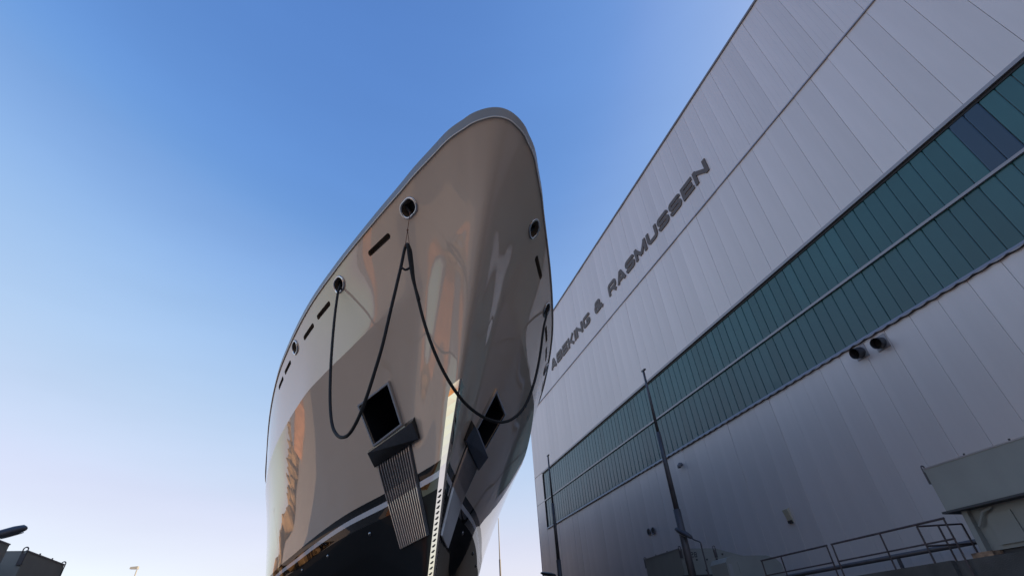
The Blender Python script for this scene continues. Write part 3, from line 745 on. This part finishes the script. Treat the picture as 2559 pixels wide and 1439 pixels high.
# ------------------------------------------------------------------ hoist units on the quays
def eye(b, p, ax, h=.17, w=.055):
    ax = Vector(ax); pts = [p-ax*w, p-ax*w+Vector((0, 0, h*.6))]+[p+Vector((0, 0, h*.6))+ax*(-math.cos(a)*w)+Vector((0, 0, math.sin(a)*w)) for a in np.linspace(.3, math.pi-.3, 6)]+[p+ax*w+Vector((0, 0, h*.6)), p+ax*w]
    b.tube(pts, .017, 6)
def hoist(label, xf, y0, y1, inward, number=None, far_eyes=True):
    """inward = +1: the unit stands on the right quay and reaches to +X, -1: left quay"""
    e = empty('hoist_unit', (xf, y0, QZ)); s_ = inward; L = y1-y0
    tag(e, label, 'hoist', 'numbered ship lift hoist units along the quays')
    X_ = lambda x: x*s_
    # head: profile in x-z, extruded along y; slopes down away from the dock
    prof = [(0, 1.0), (0, 1.97), (1.8, 1.97), (3.3, 1.63), (3.3, 1.0)]
    b = MB(); b.prism([Vector((X_(x), 0, z)) for x, z in prof], (0, L, 0)); b.build('head', M['unit'], e)
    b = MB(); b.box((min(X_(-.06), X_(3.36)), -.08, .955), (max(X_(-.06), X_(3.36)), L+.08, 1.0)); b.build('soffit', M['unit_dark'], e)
    b = MB(); 
    for x, z in ((0, 1.97),): b.box((min(X_(-.012), X_(.03)), -.012, 1.955), (max(X_(-.012), X_(.03)), L+.012, 1.985))
    b.build('edge_strip', M['flash'], e)
    b = MB(); b.box((min(X_(.25), X_(3.0)), .25, .12), (max(X_(.25), X_(3.0)), L-.25, .955)); b.build('column', M['unit'], e)
    for yy in (.22, L-.34):
        b = MB(); b.hexa([(X_(.05), yy, .1), (X_(.45), yy, .1), (X_(.45), yy+.12, .1), (X_(.05), yy+.12, .1), (X_(.12), yy, .954), (X_(.45), yy, .954), (X_(.45), yy+.12, .954), (X_(.12), yy+.12, .954)]); b.build('stiffener', M['unit'], e)
        b = MB(); b.box((min(X_(-.06), X_(.6)), yy-.16, 0), (max(X_(-.06), X_(.6)), yy+.28, .11)); b.build('foot', M['rust'], e)
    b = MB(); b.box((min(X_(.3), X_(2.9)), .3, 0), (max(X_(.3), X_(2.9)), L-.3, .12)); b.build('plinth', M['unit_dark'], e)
    for p_ in ((.04, -.02), (.04, L+.02), (1.75, -.02), (1.75, L+.02)):
        if p_[1] > 0 and not far_eyes: continue
        b = MB(); eye(b, Vector((X_(p_[0]), p_[1], 1.9)), (1, 0, 0)); 
        b.box((X_(p_[0])-.06, p_[1]-.02, 1.62), (X_(p_[0])+.06, p_[1]+.02, 1.9)); b.build('lifting_eye', M['galv'], e)
    for x, z in ((.75, 1.55), (1.25, 1.55), (1.75, 1.55), (1.1, 1.16), (2.1, 1.74)):
        b = MB(); b.tube([(X_(x), .02, z), (X_(x), -.035, z)], .035, 8); b.build('bolt', M['unit_dark'], e)
    for yy in (L*.33, L*.66):
        b = MB(); b.tube([(X_(.03), yy, 1.97), (X_(.03), yy, 2.03)], .022, 6); b.build('stud', M['unit_dark'], e)
    b = MB(); b.box((X_(.26)-.05, L*.62, .2), (X_(.26)+.05, L*.80, .8)); b.tube([(X_(.2), L*.72, .92), (X_(.12), L*.78, .85), (X_(.14), L*.86, .6)], .03, 8); b.build('junction_box', M['unit'], e)
    if number:
        for k_, ch in enumerate(number):
            me = glyph_mesh(ch, .13, .2, .032, .006, (s_, 0, 0), (0, -1, 0)); me.materials.append(M['unit_dark'])
            o = bpy.data.objects.new('digit', me); C.objects.link(o); o.parent = e; o.location = (X_(.52+.17*k_), -.0005, 1.64)
    return e
hoist('pale grey hoist unit with overhanging head at the end of the dark railing', 13.5, 5.75, 8.72, 1)
hoist('grey hoist unit marked 28 standing behind the small arched lamp', 13.6, 19.8, 22.65, 1, '28')
hoist('dark hoist unit on the quay across the slipway with two lifting eyes against the sky', -8.29, 18.5, 21.05, -1)
hoist('dark hoist unit on the quay across the slipway under the big lamp head', -8.31, 14.6, 17.55, -1, None, False)

# cabinet beside hoist 28
e = empty('quay_cabinet', (13.62, 17.1, QZ)); tag(e, 'low grey rounded-top cabinet in front of the numbered hoist unit', 'cabinet')
prof = [(0, 0), (0, 1.1), (.1, 1.25), (.35, 1.3), (1.9, 1.3), (2.3, 1.2), (2.5, 1.0), (2.5, 0)]
b = MB(); b.prism([Vector((x, 0, z)) for x, z in prof], (0, .95, 0)); b.build('body', M['unit'], e)
b = MB(); b.box((.06, -.012, .1), (.22, 0, 1.05)); b.build('door_seam', M['facade_back'], e)
b = MB(); b.box((.5, -.02, .15), (1.3, 0, 1.1)); b.build('door', M['unit'], e)

# railings along the dock edge
RXL = 13.12; RT = 3.53; RMID = 3.11
def railing(y0, y1, posts, label):
    e = empty('railing', (RXL, y0, QZ)); tag(e, label, 'railing', 'railings along the dock edge')
    O = Vector((RXL, y0, QZ))
    b = MB(O); b.tube([(RXL, y0, RT), (RXL, y1, RT)], .024, 8); b.build('top_rail', M['rail'], e)
    b = MB(O); b.tube([(RXL, y0, RMID), (RXL, y1, RMID)], .019, 8); b.build('middle_rail', M['rail'], e)
    for y in posts:
        b = MB(O); b.tube([(RXL, y, 2.1), (RXL, y, RT)], .021, 8); b.build('post', M['rail'], e)
    return e
railing(8.6, 11.87, (8.62, 10.31, 11.85), 'dark rusty railing section joined to the pale hoist unit')
railing(12.02, 14.75, (12.04, 13.85, 14.72), 'shorter dark railing section between the hoist unit and the cabinet')
e = empty('side_railing', (RXL, 8.6, QZ)); tag(e, 'short return railing and gate frame beside the pale hoist unit', 'railing')
O = Vector((RXL, 8.6, QZ))
for (a, c_) in (((RXL, 9.3, RT-.04), (RXL+1.1, 9.0, RT-.04)), ((RXL, 9.3, RMID-.04), (RXL+1.6, 8.9, RMID-.04))):
    b = MB(O); b.tube([a, c_], .02, 8); b.build('rail_bar', M['rail'], e)
for (x, y) in ((RXL+1.1, 9.0), (RXL+.5, 9.15), (RXL, 9.3)):
    b = MB(O); b.tube([(x, y, 2.6 if x > RXL else 2.1), (x, y, RT-.04)], .022, 8); b.build('post', M['rail'], e)
# concrete kerb beam and pipe on the quay
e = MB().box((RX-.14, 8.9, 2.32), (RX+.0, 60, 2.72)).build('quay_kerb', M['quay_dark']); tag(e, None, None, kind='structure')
b = MB((16.9, 0, QZ)); b.tube([(16.9, -5, 3.35), (16.9, 46, 3.35)], .07, 10); e = empty('service_pipe', (16.9, 0, QZ)); b.build('pipe', M['galv'], e, True)
for y in range(-3, 46, 4):
    b = MB((16.9, 0, QZ)); b.box((16.86, y, QZ), (16.94, y+.08, 3.3)); b.build('pipe_stand', M['galv'], e)
tag(e, 'grey service pipe on stands along the foot of the hall', 'pipe')

# ------------------------------------------------------------------ flagpoles, lamps, mast
def flagpole(x, y, top, label):
    e = empty('flagpole', (x, y, QZ)); h = top-QZ; tag(e, label, 'flagpole', 'flagpoles in front of the hall')
    b = MB(); b.tube([(0, 0, 0), (0, 0, h*.34)], .15, 12); b.build('lower_tube', M['galv'], e, True)
    b = MB(); b.tube([(0, 0, h*.34-.01), (0, 0, h*.68)], [.115, .10], 12); b.build('middle_tube', M['galv'], e, True)
    b = MB(); b.tube([(0, 0, h*.68-.01), (0, 0, h)], [.075, .055], 12); b.build('upper_tube', M['galv'], e, True)
    b = MB(); b.box((-.05, -.19, h), (.05, .12, h+.06)); b.build('head_bracket', M['galv'], e)
    b = MB(); b.tube([(0, 0, 0), (0, 0, .04)], .2, 14); b.build('base_plate', M['galv'], e)
def pole_at(px, py, X): P_ = at_x(px, py, X); return P_
P_ = pole_at(1609, 926, 13.55); flagpole(P_.x, P_.y+.05, P_.z, 'bare steel flagpole rising beside the hoist unit marked 28')
P_ = pole_at(1367, 1141, 13.55); flagpole(P_.x, P_.y-.2, P_.z, 'bare steel flagpole by the far end of the hall')
def street_lamp(base, tip, end, label, wire=.028, group='street lamps on the quays'):
    base = Vector(base); tip = Vector(tip); end = Vector(end); e = empty('street_lamp', base); tag(e, label, 'street lamp', group)
    d = (tip-end); hz = Vector((base.x-end.x, base.y-end.y, 0))
    top = Vector((base.x, base.y, end.z-.42))
    pts = catmull([base, base.lerp(top, .5), top, top+Vector((0, 0, .2))-hz*.04, end-hz*(-.28)+Vector((0, 0, -.08)), end], 6)
    b = MB(base); b.tube(pts, wire, 8); b.build('pole', M['galv'], e, True)
    L = d.length; dn = d.normalized(); side = dn.cross(Vector((0, 0, 1))).normalized(); up = side.cross(dn)
    n = 10; b = MB(base); vs_ = []
    st = [(0, .05, .05), (.06, .1, .09), (.3, .15, .12), (.7, .17, .12), (.9, .14, .10), (.97, .08, .06), (1, .02, .015)]
    fat = 1.3 if wire > .035 else 1
    st = [(a_, b_*fat, c_*fat) for a_, b_, c_ in st]
    for s_, w, h_ in st:
        for j in range(n):
            a = 2*math.pi*j/n; z = math.sin(a); vs_.append(end+d*s_+side*w*math.cos(a)+up*h_*(z if z > 0 else z*.55))
    fs_ = [[i*n+j, i*n+(j+1) % n, (i+1)*n+(j+1) % n, (i+1)*n+j] for i in range(len(st)-1) for j in range(n)]+[list(range(n)), [(len(st)-1)*n+j for j in range(n)]]
    b.add(vs_, fs_); b.build('lamp_head', M['lamp'], e, True)
    b = MB(base); c_ = end+d*.62; pr = []
    for i in range(12):
        a = 2*math.pi*i/12; pr.append(c_+d*.3*math.cos(a)+side*.115*fat*math.sin(a)-up*.062*fat)
    b.prism(pr, -up*.022); b.build('lens', M['lamp_glass'], e); return e
street_lamp((13.6, 18.25, QZ), at_x(1688, 1320, 13.45), at_x(1729, 1344, 13.58), 'small arched street lamp in front of the hoist unit marked 28')
street_lamp(at_x(1420, 1470, 12.9)-Vector((0, 0, 0)) if False else (13.4, 32.6, QZ), at_x(1352, 1431, 12.6), at_x(1388, 1437, 12.9), 'street lamp by the flagpole at the far end of the hall')
tip = at_z(66, 1319, 5.46); endp = at_z(-30, 1346, 5.05)
street_lamp((endp.x-.35, endp.y-.1, QZ), tip, endp, 'large dark lamp head above the hoist unit on the quay across the slipway', .04)
# tall far lamp, in the sun
r = ray(342, 1423); base = Vector((r.x*112, r.y*112, QZ)); topz = 1.7+r.z*112
e = empty('tall_lamp', base); tag(e, 'distant tall lamp post lit orange by the low sun', 'street lamp')
b = MB(base); b.tube([base, Vector((base.x, base.y, topz))], [.14, .09], 8); b.build('pole', M['unit'], e)
q = EYE+ray(325, 1421)*112.5; q2 = Vector((base.x+.1, base.y, topz+.1))
b = MB(base); dd = (q2-q); sd_ = dd.cross(Vector((0, 0, 1))).normalized()
b.hexa([q-sd_*.25, q2-sd_*.3, q2+sd_*.3, q+sd_*.25, q-sd_*.18+Vector((0, 0, .3)), q2-sd_*.25+Vector((0, 0, .42)), q2+sd_*.25+Vector((0, 0, .42)), q+sd_*.18+Vector((0, 0, .3))]); b.build('lamp_head', M['unit'], e)
# mast beyond the stern
r = ray(1245, 1288); k = 78/r.y; top = EYE+r*k; e = empty('mast', (top.x, top.y, QZ)); tag(e, 'thin dark mast standing beyond the gap between yacht and hall', 'mast')
b = MB(); h = top.z-QZ; b.tube([(0, 0, 0), (0, 0, h*.62)], .14, 8); b.build('lower_tube', M['lamp'], e)
b = MB(); b.tube([(0, 0, h*.62-.01), (0, 0, h)], [.09, .05], 8); b.build('upper_tube', M['lamp'], e)

# ------------------------------------------------------------------ what the hull mirrors: low sheds and winter trees across the yard
for i, (x, y, w, d, h) in enumerate(((-120, 10, 14, 40, 8), (-135, 75, 16, 46, 10), (-110, -60, 14, 50, 9), (-95, 140, 12, 30, 7))):
    e = empty('brick_shed', (x, y, QZ)); tag(e, ['low brick shed across the yard with grey roof', 'longest brick shed across the yard', 'brick shed behind the photographer across the yard', 'small brick shed far down the yard'][i], 'shed', 'brick sheds across the yard')
    b = MB(); b.box((-w/2, -d/2, 0), (w/2, d/2, h*.7)); b.build('wall', M['brick'], e)
    b = MB(); b.prism([Vector((-w/2-.4, -d/2-.3, h*.7)), Vector((w/2+.4, -d/2-.3, h*.7)), Vector((0, -d/2-.3, h))], (0, d+.6, 0)); b.build('roof', M['roofedge'], e)
e = empty('unseen_workshop', (-14, -62, QZ)); tag(e, 'unseen taupe workshop added behind the camera to be mirrored in the bow', 'building')  # unseen block, added and sized to calm the bow's reflections
b = MB(); b.box((-70, -10, -2.7), (30, 10, 21)); b.build('wall', M['workshop'], e)
b = MB(); b.box((-70.5, -10.5, 21), (30.5, 10.5, 21.6)); b.build('roof', M['roofedge'], e)
for k in range(-3, 5):
    b = MB(); b.box((-31+k*12, 9.98, -2.7), (-23+k*12, 10.06, 9)); b.build('door', M['unit_dark'], e)
    b = MB(); b.box((-31+k*12, 9.98, 10.5), (-23+k*12, 10.06, 13)); b.build('window', M['glass'], e)
tb = MB(); ico = bmesh.new(); bmesh.ops.create_icosphere(ico, subdivisions=1, radius=1); iv = [v.co.copy() for v in ico.verts]; ifc = [[v.index for v in f.verts] for f in ico.faces]; ico.free()
for i in range(1600):
    a = math.radians(random.uniform(95, 265)); R_ = random.uniform(210, 260); c_ = Vector((R_*math.cos(a)*1.0, R_*math.sin(a), QZ)); h = random.uniform(3, 8.5)
    tb.add([c_+Vector((v.x*random.uniform(1.6, 3.4), v.y*random.uniform(1.6, 3.4), h*.6+v.z*h*random.uniform(.4, .75))) for v in iv], ifc)
e = tb.build('far_woodland', M['tree']); tag(e, 'brown winter woodland far across the yard', 'woodland', kind='stuff')
